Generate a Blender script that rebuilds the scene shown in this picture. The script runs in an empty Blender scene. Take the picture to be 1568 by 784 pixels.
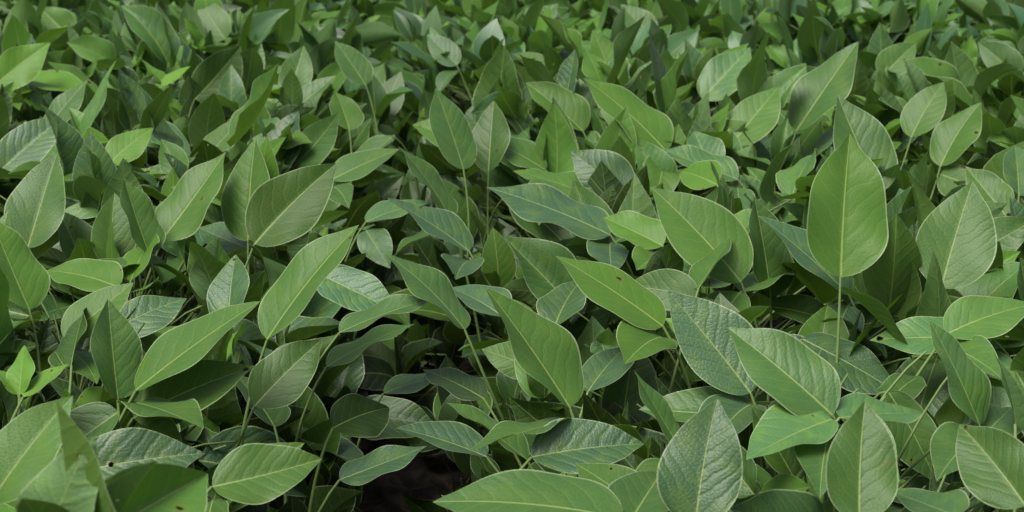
import bpy, math, numpy as np
rng=np.random.default_rng(7)
PITCH=math.radians(15.1); CZ=0.97; LENS=36*2413.0/1568
def gapx(y): return 0.02-0.0824*y        # centre line of the aisle between two crop rows
ROW=0.76                                   # row spacing, metres
def nrm(v): return v/np.maximum(np.linalg.norm(v,axis=-1,keepdims=True),1e-9)

# ---------- leaf blades ----------
def blades(P,d,n,L,W,fold,bend,wave,ph,tw,rnd,nt,ns):
    N=len(P)
    t=np.linspace(0,1,nt+1); t=0.5*(t+0.5*(1-np.cos(np.pi*t)))
    s=np.linspace(-1,1,ns+1)
    prof=(t**0.60)*((1-t)**1.0)*(1-.12*np.exp(-((t-.90)/.07)**2)); prof/=prof.max()
    hw=0.5*W[:,None]*prof[None,:]
    dt=np.diff(t,prepend=0)
    th=-(bend[:,None]*(t[None,:]-0.25))
    my=np.cumsum(np.cos(th)*dt,axis=1); mz=np.cumsum(np.sin(th)*dt,axis=1)
    mx=.08*np.sin(ph*41)[:,None]*t[None,:]**2
    asym=1+0.14*np.sin(ph*3.7)[:,None,None]*s[None,None,:]
    x=hw[:,:,None]*s[None,None,:]*asym
    ax=np.abs(x)
    zz=ax*np.tan(fold)[:,None,None]-1.1*np.abs(fold)[:,None,None]*ax**2
    zz=zz+wave[:,None,None]*(s[None,None,:]**2)*np.sin(2*np.pi*(1.7*t[None,:,None]+ph[:,None,None])+s[None,None,:]*1.3)*prof[None,:,None]
    tx=tw[:,None,None]*t[None,:,None]
    xr=x*np.cos(tx)-zz*np.sin(tx)+mx[:,:,None]; zr=x*np.sin(tx)+zz*np.cos(tx)
    ly=my[:,:,None]-zr*np.sin(th)[:,:,None]; lz=mz[:,:,None]+zr*np.cos(th)[:,:,None]
    b=np.cross(d,n)
    V=P[:,None,None,:]+L[:,None,None,None]*(xr[...,None]*b[:,None,None,:]+ly[...,None]*d[:,None,None,:]+lz[...,None]*n[:,None,None,:])
    V=V.reshape(N,-1,3)
    lf=np.stack([x,np.broadcast_to(t[None,:,None],x.shape),np.broadcast_to(s[None,None,:],x.shape)],-1).reshape(N,-1,3)
    rd=np.broadcast_to(rnd[:,None,:],lf.shape)
    m=ns+1
    i,j=np.meshgrid(np.arange(nt),np.arange(ns),indexing='ij')
    q=np.stack([i*m+j,(i)*m+j+1,(i+1)*m+j+1,(i+1)*m+j],-1).reshape(-1,4)
    F=(q[None]+ (np.arange(N)*V.shape[1])[:,None,None]).reshape(-1,4)
    return V.reshape(-1,3),F,lf.reshape(-1,3),rd.reshape(-1,3)
def tubes(A,B,C,r0,r1,K=6,S=5):
    N=len(A); t=np.linspace(0,1,K)[None,:,None]
    c=(1-t)**2*A[:,None]+2*t*(1-t)*B[:,None]+t*t*C[:,None]
    tg=nrm(np.gradient(c,axis=1)); ref=np.array([0.31,0.17,0.9])
    u=nrm(np.cross(tg,ref+0*tg)); v=np.cross(tg,u)
    a=np.arange(S)*2*np.pi/S
    r=(r0[:,None]*(1-t[...,0])+r1[:,None]*t[...,0])
    V=c[:,:,None,:]+r[:,:,None,None]*(np.cos(a)[None,None,:,None]*u[:,:,None,:]+np.sin(a)[None,None,:,None]*v[:,:,None,:])
    q=[]
    for i in range(K-1):
        for j in range(S):
            q.append([i*S+j,i*S+(j+1)%S,(i+1)*S+(j+1)%S,(i+1)*S+j])
    q=np.array(q); F=(q[None]+(np.arange(N)*K*S)[:,None,None]).reshape(-1,4)
    return V.reshape(-1,3),F
def make_obj(name,parts,mats):
    Vs,Fs,Ls,Rs,Ms=[],[],[],[],[];o=0
    for (V,F,lf,rd,mi) in parts:
        Vs.append(V);Fs.append(F+o);Ls.append(lf);Rs.append(rd);Ms.append(np.full(len(F),mi));o+=len(V)
    V=np.concatenate(Vs);F=np.concatenate(Fs)
    me=bpy.data.meshes.new(name)
    me.vertices.add(len(V)); me.vertices.foreach_set('co',V.astype(np.float32).ravel())
    me.loops.add(F.size); me.loops.foreach_set('vertex_index',F.astype(np.int32).ravel())
    me.polygons.add(len(F)); me.polygons.foreach_set('loop_start',np.arange(0,F.size,4,dtype=np.int32))
    me.polygons.foreach_set('material_index',np.concatenate(Ms).astype(np.int32))
    for nm,dat in(('lf',Ls),('rnd',Rs)):
        a=me.attributes.new(nm,'FLOAT_VECTOR','POINT'); a.data.foreach_set('vector',np.concatenate(dat).astype(np.float32).ravel())
    me.update(calc_edges=True); me.shade_smooth()
    for m in mats: me.materials.append(m)
    ob=bpy.data.objects.new(name,me); bpy.context.scene.collection.objects.link(ob); return ob

# ---------- materials ----------
class NB:
    def __init__(s,name):
        s.m=bpy.data.materials.new(name); s.m.use_nodes=True; s.t=s.m.node_tree; s.t.nodes.clear()
    def n(s,ty,**k):
        x=s.t.nodes.new(ty)
        for a,b in k.items(): setattr(x,a,b)
        return x
    def put(s,sock,v):
        if isinstance(v,bpy.types.NodeSocket): s.t.links.new(v,sock)
        else: sock.default_value=v
    def ma(s,op,a,b=0.0,c=0.0,cl=False):
        x=s.n('ShaderNodeMath',operation=op,use_clamp=cl)
        s.put(x.inputs[0],a);s.put(x.inputs[1],b);s.put(x.inputs[2],c); return x.outputs[0]
    def ss(s,v,a,b,lo=0.0,hi=1.0):
        x=s.n('ShaderNodeMapRange',interpolation_type='SMOOTHSTEP')
        for i,q in enumerate((v,a,b,lo,hi)): s.put(x.inputs[i],q)
        return x.outputs[0]
    def mix(s,f,a,b,bt='MIX'):
        x=s.n('ShaderNodeMix',data_type='RGBA',blend_type=bt)
        s.put(x.inputs[0],f);s.put(x.inputs[6],a);s.put(x.inputs[7],b); return x.outputs[2]
def leaf_mat(near):
    b=NB('soybean_leaf' if near else 'soybean_leaf_distant')
    lf=b.n('ShaderNodeAttribute',attribute_name='lf').outputs['Vector']
    rn=b.n('ShaderNodeAttribute',attribute_name='rnd').outputs['Vector']
    sp=b.n('ShaderNodeSeparateXYZ');b.put(sp.inputs[0],lf); x,t,s=sp.outputs
    sr=b.n('ShaderNodeSeparateXYZ');b.put(sr.inputs[0],rn); r1,r2,r3=sr.outputs
    bf=b.n('ShaderNodeNewGeometry').outputs['Backfacing']
    ax=b.ma('ABSOLUTE',x)
    top=b.mix(r1,(0.040,0.102,0.042,1),(0.068,0.160,0.020,1))
    bot=b.mix(r1,(0.082,0.152,0.062,1),(0.092,0.178,0.036,1))
    col=b.mix(bf,top,bot)
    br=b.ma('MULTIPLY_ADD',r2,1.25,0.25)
    rib=b.ss(ax,b.ma('MULTIPLY_ADD',t,-0.004,0.004),b.ma('MULTIPLY_ADD',t,-0.009,0.012),1.0,0.0)
    rim=b.ss(b.ma('ABSOLUTE',s),0.95,0.99)
    if near:
        co=b.n('ShaderNodeCombineXYZ'); b.put(co.inputs[0],b.ma('MULTIPLY_ADD',r3,30.0,x));b.put(co.inputs[1],t)
        nz=b.n('ShaderNodeTexNoise',noise_dimensions='2D'); b.put(nz.inputs['Vector'],co.outputs[0]); nz.inputs['Scale'].default_value=5; nz.inputs['Detail'].default_value=2
        p=b.ma('MULTIPLY_ADD',ax,-0.75,t); p=b.ma('SUBTRACT',p,b.ma('MULTIPLY',b.ma('MULTIPLY',ax,ax),1.3))
        p=b.ma('MULTIPLY_ADD',b.ma('GREATER_THAN',x,0.0),0.06,p)
        p=b.ma('ADD',b.ma('MULTIPLY',p,b.ma('MULTIPLY_ADD',r3,2.0,6.5)),b.ma('MULTIPLY',nz.outputs[0],0.9))
        tri=b.ma('ABSOLUTE',b.ma('SUBTRACT',b.ma('FRACT',p),0.5))
        vein=b.ss(tri,0.0,0.045,1.0,0.0)
        vsoft=b.ss(tri,0.0,0.3,0.0,1.0)
        vo=b.n('ShaderNodeTexVoronoi',feature='DISTANCE_TO_EDGE',voronoi_dimensions='2D'); b.put(vo.inputs['Vector'],co.outputs[0]); vo.inputs['Scale'].default_value=30
        cell=b.ss(vo.outputs['Distance'],0.0,0.25)
        col=b.mix(b.ss(nz.outputs[0],0.4,0.75,0.0,0.4),col,(0.10,0.18,0.026,1))
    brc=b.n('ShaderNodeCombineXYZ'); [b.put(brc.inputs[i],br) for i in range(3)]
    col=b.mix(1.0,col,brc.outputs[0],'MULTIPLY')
    if near:
        col=b.mix(b.ma('MULTIPLY',b.ma('SUBTRACT',1.0,cell),0.09),col,(0.15,0.22,0.06,1))
        col=b.mix(b.ma('MULTIPLY',vein,b.ma('MULTIPLY_ADD',bf,0.12,0.26)),col,(0.19,0.28,0.08,1))
    col=b.mix(b.ma('MULTIPLY',rib,0.75),col,(0.25,0.33,0.10,1))
    col=b.mix(b.ma('MULTIPLY',rim,0.6),col,(0.36,0.43,0.25,1))
    if near: col=b.mix(b.ss(nz.outputs[0],0.765,0.785,0.0,0.9),col,(0.10,0.07,0.02,1))   # browned edge of insect holes
    pr=b.n('ShaderNodeBsdfPrincipled')
    tr=b.n('ShaderNodeBsdfTranslucent')
    if near:
        h=b.ma('MULTIPLY_ADD',cell,0.3,vsoft); h=b.ma('SUBTRACT',h,rib)
        bu=b.n('ShaderNodeBump'); b.put(bu.inputs['Height'],h); bu.inputs['Distance'].default_value=0.0013
        b.put(bu.inputs['Strength'],b.ma('MULTIPLY_ADD',r1,-0.24,0.40))
        b.put(pr.inputs['Normal'],bu.outputs[0])
    b.put(pr.inputs['Base Color'],col)
    b.put(pr.inputs['Roughness'],b.ma('MULTIPLY_ADD',bf,0.12,0.46))
    b.put(pr.inputs['Specular IOR Level'],b.ma('MULTIPLY_ADD',bf,-0.1,b.ma('MULTIPLY_ADD',r1,-0.36,0.56)))
    b.put(tr.inputs[0],b.mix(1.0,col,(1.3,1.5,0.5,1),'MULTIPLY'))
    mx=b.n('ShaderNodeMixShader'); mx.inputs[0].default_value=0.20; b.put(mx.inputs[1],pr.outputs[0]); b.put(mx.inputs[2],tr.outputs[0])
    out=mx.outputs[0]
    if near:
        tp=b.n('ShaderNodeBsdfTransparent'); m2=b.n('ShaderNodeMixShader'); b.put(m2.inputs[0],b.ma('GREATER_THAN',nz.outputs[0],0.795)); b.put(m2.inputs[1],out); b.put(m2.inputs[2],tp.outputs[0]); out=m2.outputs[0]
    o=b.n('ShaderNodeOutputMaterial'); b.put(o.inputs[0],out); return b.m
def stem_mat():
    b=NB('soybean_stem')
    pr=b.n('ShaderNodeBsdfPrincipled'); pr.inputs['Base Color'].default_value=(.11,.18,.045,1); pr.inputs['Roughness'].default_value=0.6
    o=b.n('ShaderNodeOutputMaterial'); b.put(o.inputs[0],pr.outputs[0]); return b.m
def soil_mat():
    b=NB('soil')
    g=b.n('ShaderNodeNewGeometry'); nz=b.n('ShaderNodeTexNoise'); b.put(nz.inputs['Vector'],g.outputs['Position']); nz.inputs['Scale'].default_value=28; nz.inputs['Detail'].default_value=7
    cr=b.ss(nz.outputs[0],0.35,0.7)
    col=b.mix(cr,(0.006,0.005,0.004,1),(0.040,0.032,0.025,1))
    bu=b.n('ShaderNodeBump'); b.put(bu.inputs['Height'],nz.outputs[0]); bu.inputs['Distance'].default_value=0.05
    pr=b.n('ShaderNodeBsdfPrincipled'); b.put(pr.inputs['Base Color'],col); pr.inputs['Roughness'].default_value=0.95; b.put(pr.inputs['Normal'],bu.outputs[0]); pr.inputs['Specular IOR Level'].default_value=.15
    o=b.n('ShaderNodeOutputMaterial'); b.put(o.inputs[0],pr.outputs[0]); return b.m
LEAF,LEAFD,STEM,SOIL=leaf_mat(True),leaf_mat(False),stem_mat(),soil_mat()

# ---------- individually surveyed leaves, world coordinates ----------
# x mm, y mm, z mm, azimuth, elevation, roll (deg), length mm, width %, yellowness /10, brightness %
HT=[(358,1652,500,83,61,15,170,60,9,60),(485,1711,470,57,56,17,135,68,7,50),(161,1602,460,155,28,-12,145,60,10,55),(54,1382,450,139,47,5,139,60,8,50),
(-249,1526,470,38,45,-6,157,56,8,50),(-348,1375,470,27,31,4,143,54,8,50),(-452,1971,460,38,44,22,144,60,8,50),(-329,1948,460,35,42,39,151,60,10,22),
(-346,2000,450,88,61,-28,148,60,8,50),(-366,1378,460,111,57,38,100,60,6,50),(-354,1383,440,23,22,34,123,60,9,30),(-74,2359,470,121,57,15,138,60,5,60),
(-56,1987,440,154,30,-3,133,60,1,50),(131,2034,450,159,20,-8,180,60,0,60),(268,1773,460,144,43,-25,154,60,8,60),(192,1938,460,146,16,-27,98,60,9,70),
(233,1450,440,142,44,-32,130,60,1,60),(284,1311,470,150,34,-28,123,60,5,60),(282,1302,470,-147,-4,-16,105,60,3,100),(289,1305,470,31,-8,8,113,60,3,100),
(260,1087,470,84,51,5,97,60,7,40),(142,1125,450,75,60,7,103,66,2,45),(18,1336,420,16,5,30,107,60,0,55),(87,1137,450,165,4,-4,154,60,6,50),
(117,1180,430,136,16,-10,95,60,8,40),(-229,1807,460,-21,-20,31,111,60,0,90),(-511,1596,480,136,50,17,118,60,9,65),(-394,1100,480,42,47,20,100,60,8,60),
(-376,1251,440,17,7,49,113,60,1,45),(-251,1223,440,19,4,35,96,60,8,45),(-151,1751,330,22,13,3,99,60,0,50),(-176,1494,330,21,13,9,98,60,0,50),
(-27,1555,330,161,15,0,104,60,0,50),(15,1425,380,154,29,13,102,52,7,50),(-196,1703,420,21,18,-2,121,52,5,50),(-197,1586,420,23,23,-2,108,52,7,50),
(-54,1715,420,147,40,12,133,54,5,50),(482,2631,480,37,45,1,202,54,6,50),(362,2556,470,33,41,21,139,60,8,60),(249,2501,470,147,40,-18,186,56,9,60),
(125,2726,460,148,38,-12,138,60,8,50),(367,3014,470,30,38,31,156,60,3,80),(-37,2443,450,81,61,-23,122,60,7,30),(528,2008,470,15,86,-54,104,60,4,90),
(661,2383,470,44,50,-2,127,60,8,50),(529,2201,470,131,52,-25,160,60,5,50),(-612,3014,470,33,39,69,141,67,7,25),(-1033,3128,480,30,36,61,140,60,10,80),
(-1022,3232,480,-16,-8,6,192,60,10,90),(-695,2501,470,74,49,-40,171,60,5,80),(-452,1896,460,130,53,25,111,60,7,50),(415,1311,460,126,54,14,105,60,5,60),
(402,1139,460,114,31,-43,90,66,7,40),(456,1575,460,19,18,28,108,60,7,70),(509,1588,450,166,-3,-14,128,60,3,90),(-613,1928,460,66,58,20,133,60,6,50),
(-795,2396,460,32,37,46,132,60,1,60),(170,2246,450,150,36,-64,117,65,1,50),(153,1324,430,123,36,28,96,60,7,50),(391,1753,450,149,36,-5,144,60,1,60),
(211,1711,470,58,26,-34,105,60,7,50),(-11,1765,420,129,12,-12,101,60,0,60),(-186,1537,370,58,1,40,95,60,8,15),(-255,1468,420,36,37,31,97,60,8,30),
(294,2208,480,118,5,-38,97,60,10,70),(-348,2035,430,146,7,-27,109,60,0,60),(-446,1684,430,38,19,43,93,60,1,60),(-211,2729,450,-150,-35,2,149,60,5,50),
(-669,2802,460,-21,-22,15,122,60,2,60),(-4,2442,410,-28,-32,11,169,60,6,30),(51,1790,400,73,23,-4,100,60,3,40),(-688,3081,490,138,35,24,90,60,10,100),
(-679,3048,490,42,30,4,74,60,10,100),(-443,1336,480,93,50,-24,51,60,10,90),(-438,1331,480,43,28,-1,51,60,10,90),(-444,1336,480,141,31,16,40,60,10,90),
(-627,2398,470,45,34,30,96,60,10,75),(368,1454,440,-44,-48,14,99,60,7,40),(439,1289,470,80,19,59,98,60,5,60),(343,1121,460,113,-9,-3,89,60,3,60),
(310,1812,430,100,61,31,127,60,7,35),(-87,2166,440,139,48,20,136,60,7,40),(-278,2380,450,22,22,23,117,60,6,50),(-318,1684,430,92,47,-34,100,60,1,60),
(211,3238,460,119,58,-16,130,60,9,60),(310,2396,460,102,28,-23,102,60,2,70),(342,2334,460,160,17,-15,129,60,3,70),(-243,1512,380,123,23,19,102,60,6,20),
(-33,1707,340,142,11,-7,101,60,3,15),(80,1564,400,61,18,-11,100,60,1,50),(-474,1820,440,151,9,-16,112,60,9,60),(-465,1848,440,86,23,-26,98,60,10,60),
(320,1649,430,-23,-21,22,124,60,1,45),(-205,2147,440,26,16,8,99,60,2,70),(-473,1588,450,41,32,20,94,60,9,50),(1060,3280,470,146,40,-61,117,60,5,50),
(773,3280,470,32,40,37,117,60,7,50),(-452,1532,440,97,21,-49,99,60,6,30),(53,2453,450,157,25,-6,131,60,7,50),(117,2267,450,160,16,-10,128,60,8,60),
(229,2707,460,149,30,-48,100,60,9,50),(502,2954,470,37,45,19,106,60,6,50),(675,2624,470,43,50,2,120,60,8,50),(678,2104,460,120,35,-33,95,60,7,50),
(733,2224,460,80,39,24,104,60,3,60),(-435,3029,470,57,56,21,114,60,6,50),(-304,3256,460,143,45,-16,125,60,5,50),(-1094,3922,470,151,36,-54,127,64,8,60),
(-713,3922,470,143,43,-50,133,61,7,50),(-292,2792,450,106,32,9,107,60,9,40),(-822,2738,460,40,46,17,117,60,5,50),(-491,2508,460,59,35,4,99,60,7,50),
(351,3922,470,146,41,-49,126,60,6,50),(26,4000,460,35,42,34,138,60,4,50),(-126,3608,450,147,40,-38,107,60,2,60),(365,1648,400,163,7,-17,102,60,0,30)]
HT=np.array(HT,float)
az,el,ro=np.radians(HT[:,3]),np.radians(HT[:,4]),np.radians(HT[:,5])[:,None]
hd=np.stack([np.cos(el)*np.cos(az),np.cos(el)*np.sin(az),np.sin(el)],-1)
hup=nrm(np.array([0,0,1.])-hd*hd[:,2:3]); hn=hup*np.cos(ro)+np.cross(hd,hup)*np.sin(ro)
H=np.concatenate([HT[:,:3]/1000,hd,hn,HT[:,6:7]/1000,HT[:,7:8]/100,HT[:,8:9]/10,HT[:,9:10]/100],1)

# ---------- scatter canopy ----------
def scatter(k,y0,y1,dens,hx,lod,big=1.0,ztop=.45,dmin=0.):
    """trifoliate leaves of one row segment"""
    n=int(dens*ROW*(y1-y0))
    y=rng.uniform(y0,y1,n); s=rng.uniform(-.38,.38,n)
    gs=1 if k>0 else -1
    lump=.04*np.sin(y*9.1+k*2.3+s*7)+.03*np.sin(y*21+k+s*13)
    top=ztop-.08*(np.abs(s)/.38)**2.5+lump
    dep=dmin+np.minimum(rng.exponential(.10,n),.36)
    dg=np.abs(s+.38*gs) if abs(k)<.6 else np.full(n,1.)
    op=np.clip((4.6-y)/2.0,.4,1)
    top=top-.28*op*np.clip(1-dg/.22,0,1)**.85
    keep=(dg>.075*op)|(y>2.45)
    z=np.maximum(top-dep,.05)
    cx=gapx(y)+k*ROW; X=cx+s
    keep&=(np.abs(X)<hx(y))
    y,s,z,X,cx,dep,dg,op=[a[keep] for a in(y,s,z,X,cx,dep,dg,op)]; n=len(y)
    if n<3: return []
    J=np.stack([X,y,z],-1)
    ph0=np.arctan2(rng.normal(0,.8,n),s*4+rng.normal(0,.7,n))
    sx=cx+np.clip(s*.15,-.05,.05)+rng.normal(0,.01,n)
    A=np.stack([sx,y-np.sin(ph0)*.06+rng.normal(0,.02,n),np.maximum(z-rng.uniform(.10,.2,n),.02)],-1)
    Bc=(A+J)/2+np.stack([0*z,0*z,.04+0*z],-1)
    parts=[]
    if lod<3:
        V,F=tubes(A,Bc,J,np.full(n,.0018),np.full(n,.0011),K=6 if lod<2 else 4,S=6 if lod<1 else 4)
        parts.append((V,F,np.zeros_like(V),np.zeros_like(V),1))
    P=[];d=[];nn=[];LL=[];dd=[]
    size=np.clip(rng.normal(.109,.021,n),.055,.15)*big
    young=(rng.random(n)<.12)&(dep<.06); size[young]*=.5
    for j in(-1,0,1):
        phi=ph0+j*rng.uniform(1.0,1.75,n)+rng.normal(0,.15,n)
        el=np.radians(np.clip(rng.normal(46,29,n)-dmin*150,-35,87))
        dj=np.stack([np.cos(el)*np.cos(phi),np.cos(el)*np.sin(phi),np.sin(el)],-1)
        up=np.array([0,0,1.])-dj*dj[:,2:3]; up=nrm(up); k2=np.cross(dj,up)
        ro=np.radians(rng.normal(0,40,n))[:,None]
        nj=up*np.cos(ro)+k2*np.sin(ro)
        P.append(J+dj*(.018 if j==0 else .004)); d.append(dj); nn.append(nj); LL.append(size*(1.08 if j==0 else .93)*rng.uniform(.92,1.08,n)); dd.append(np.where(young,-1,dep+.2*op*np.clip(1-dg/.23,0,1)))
    P=np.concatenate(P);d=np.concatenate(d);nn=np.concatenate(nn);LL=np.concatenate(LL);dd=np.concatenate(dd)
    T=P+d*LL[:,None]
    ok=np.ones(len(P),bool)
    if abs(k)<.6:   # keep the aisle between the two rows open near the camera
        ok&=~((np.abs(T[:,0]-gapx(T[:,1]))<.038)&(T[:,1]<2.5)&(T[:,2]>.14))
    if lod<2:   # leave growing room around the individually placed leaves
        C=P+d*LL[:,None]*.5
        for h in H:
            hc=h[:3]+h[3:6]*h[9]*.5
            dx=np.abs(C[:,0]-hc[0]); dy=hc[1]-C[:,1]
            ok&=~((dx<.07)&(dy>-.03)&(dy<.25)&(C[:,2]>hc[2]-.045+.24*np.clip(dy,0,1)))
    P,d,nn,LL,dd=[a[ok] for a in(P,d,nn,LL,dd)]
    m=len(P)
    r1=np.clip(rng.normal(.55,.34,m),0,1); r2=np.clip(.62+.04*lod-dd*2.2+rng.normal(0,.14,m),.0,1)  # r2 darkens leaf colour deep in the canopy and by the aisle: painted shade
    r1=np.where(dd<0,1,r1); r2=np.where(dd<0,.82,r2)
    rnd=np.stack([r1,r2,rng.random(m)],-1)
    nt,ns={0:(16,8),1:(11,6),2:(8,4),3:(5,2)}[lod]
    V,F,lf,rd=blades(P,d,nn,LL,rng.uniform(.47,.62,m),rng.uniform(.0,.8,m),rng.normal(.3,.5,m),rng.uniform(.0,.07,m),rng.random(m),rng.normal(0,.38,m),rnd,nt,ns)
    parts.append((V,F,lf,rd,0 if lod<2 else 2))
    return parts
hx=lambda y:.36*y+.5
for k in (-.5,.5,-1.5,1.5,-2.5,2.5,-3.5,3.5,-4.5,4.5):
    parts=[]
    for (y0,y1,den,lod,big,zt,dm) in((.3,2.0,330,0,1,.45,0),(.5,1.9,220,1,1,.42,.12),(2.0,3.4,280,1,1,.45,0),(3.4,6.0,240,2,1,.46,0),(6.0,11.0,110,3,1.25,.45,0)):
        p=scatter(k,y0,y1,den,hx,lod,big,zt,dm)
        parts+= [q for q in p if len(q[0])]
    y=np.arange(.2,5,.065)+rng.normal(0,.008,len(np.arange(.2,5,.065)))
    x=gapx(y)+k*ROW+rng.normal(0,.012,len(y))
    kp=np.abs(x)<hx(y); y=y[kp];x=x[kp]
    if len(y):
        A=np.stack([x,y,0*y-.01],-1);C=np.stack([x+rng.normal(0,.02,len(y)),y+rng.normal(0,.02,len(y)),.38+rng.normal(0,.02,len(y))],-1)
        V,F=tubes(A,(A+C)/2+rng.normal(0,.01,A.shape),C,np.full(len(y),.0036),np.full(len(y),.0018),K=6,S=7)
        parts.append((V,F,np.zeros_like(V),np.zeros_like(V),1))
    if abs(k)<1:   # individually surveyed leaves belong to the row they stand in
        sel=(H[:,0]-gapx(H[:,1]))*k>0
        h=H[sel]; m=len(h)
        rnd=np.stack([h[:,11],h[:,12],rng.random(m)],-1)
        bend=rng.uniform(.0,.35,m)
        V,F,lf,rd=blades(h[:,:3],h[:,3:6],h[:,6:9],h[:,9],h[:,10]*.97,rng.uniform(.08,.4,m),bend,rng.uniform(.01,.045,m),rng.random(m),rng.normal(0,.18,m),rnd,30,16)
        parts.append((V,F,lf,rd,0))
        for sg in(-1,1):   # side leaflets sharing the petiole, hanging lower
            q=h[(rng.random(m)<.5)&(h[:,9]>.07)&(h[:,2]>.42)]; mq=len(q)
            phi=np.arctan2(q[:,4],q[:,3])+sg*rng.uniform(1.3,2.0,mq); el=np.radians(rng.uniform(-35,12,mq))
            dj=np.stack([np.cos(el)*np.cos(phi),np.cos(el)*np.sin(phi),np.sin(el)],-1)
            up=nrm(np.array([0,0,1.])-dj*dj[:,2:3]); k2=np.cross(dj,up); ro=np.radians(rng.normal(0,22,mq))[:,None]
            V,F,lf,rd=blades(q[:,:3]-np.array([0,0,.012]),dj,up*np.cos(ro)+k2*np.sin(ro),np.clip(q[:,9]*.85,.06,.11),rng.uniform(.5,.6,mq),rng.uniform(.1,.4,mq),rng.uniform(.1,.7,mq),rng.uniform(.01,.05,mq),rng.random(mq),rng.normal(0,.2,mq),np.stack([q[:,11],q[:,12]*.85,rng.random(mq)],-1),20,10)
            parts.append((V,F,lf,rd,0))
        C=h[:,:3]; A=C-h[:,3:6]*np.array([.08,.08,0])+np.array([0,0,-.17])+rng.normal(0,.02,C.shape); Bc=C-h[:,3:6]*.05+np.array([0,0,-.04])
        V,F=tubes(A,Bc,C,np.full(m,.0022),np.full(m,.0014),K=9,S=8)
        parts.append((V,F,np.zeros_like(V),np.zeros_like(V),1))
    if parts: make_obj('soybean_row',parts,[LEAF,STEM,LEAFD])

# ---------- ground ----------
g=np.concatenate([np.linspace(-200,-4,12)[:-1],np.linspace(-4,4,161),np.linspace(4,200,12)[1:]])
gy=np.concatenate([np.linspace(-200,-1,10)[:-1],np.linspace(-1,8,181),np.linspace(8,300,14)[1:]])
X,Y=np.meshgrid(g,gy,indexing='ij')
Z=.012*np.sin(X*23+Y*7)*np.sin(Y*19-X*5)+rng.normal(0,.006,X.shape)
Z=np.where((np.abs(X)<4)&(Y<8)&(Y>-1),Z,0)
V=np.stack([X,Y,Z],-1).reshape(-1,3); m=len(gy)
i,j=np.meshgrid(np.arange(len(g)-1),np.arange(m-1),indexing='ij')
F=np.stack([i*m+j,(i+1)*m+j,(i+1)*m+j+1,i*m+j+1],-1).reshape(-1,4)
make_obj('ground',[(V,F,np.zeros_like(V),np.zeros_like(V),0)],[SOIL])

# ---------- light ----------
sc=bpy.context.scene
w=bpy.data.worlds.new('World'); sc.world=w; w.use_nodes=True; nt=w.node_tree
sky=nt.nodes.new('ShaderNodeTexSky'); sky.sky_type='NISHITA'; sky.sun_disc=False
EL,AZ=math.radians(62),math.radians(-140)
sky.sun_elevation=EL; sky.sun_rotation=AZ; sky.dust_density=6; sky.air_density=1.0; sky.ozone_density=.5
hs=nt.nodes.new('ShaderNodeHueSaturation'); hs.inputs['Saturation'].default_value=.6; nt.links.new(sky.outputs[0],hs.inputs['Color'])
bg=nt.nodes['Background']; nt.links.new(hs.outputs[0],bg.inputs[0]); bg.inputs[1].default_value=.15
sd=bpy.data.lights.new('sun','SUN'); sd.energy=3.8; sd.angle=math.radians(28); sd.color=(1,.98,.93)
so=bpy.data.objects.new('sun',sd); sc.collection.objects.link(so)
from mathutils import Vector
dirv=Vector((math.sin(AZ)*math.cos(EL),math.cos(AZ)*math.cos(EL),math.sin(EL)))
so.rotation_euler=dirv.to_track_quat('Z','Y').to_euler(); so.location=(0,0,5)
cd=bpy.data.cameras.new('camera'); co=bpy.data.objects.new('camera',cd); sc.collection.objects.link(co)
co.location=(0,0,CZ); co.rotation_euler=(math.radians(90)-PITCH,0,0)
cd.sensor_width=36; cd.lens=LENS; cd.clip_end=1000; cd.clip_start=.05
cd.dof.use_dof=True; cd.dof.focus_distance=1.65; cd.dof.aperture_fstop=13
sc.camera=co
sc.view_settings.view_transform='Standard'; sc.view_settings.look='None'; sc.view_settings.exposure=0
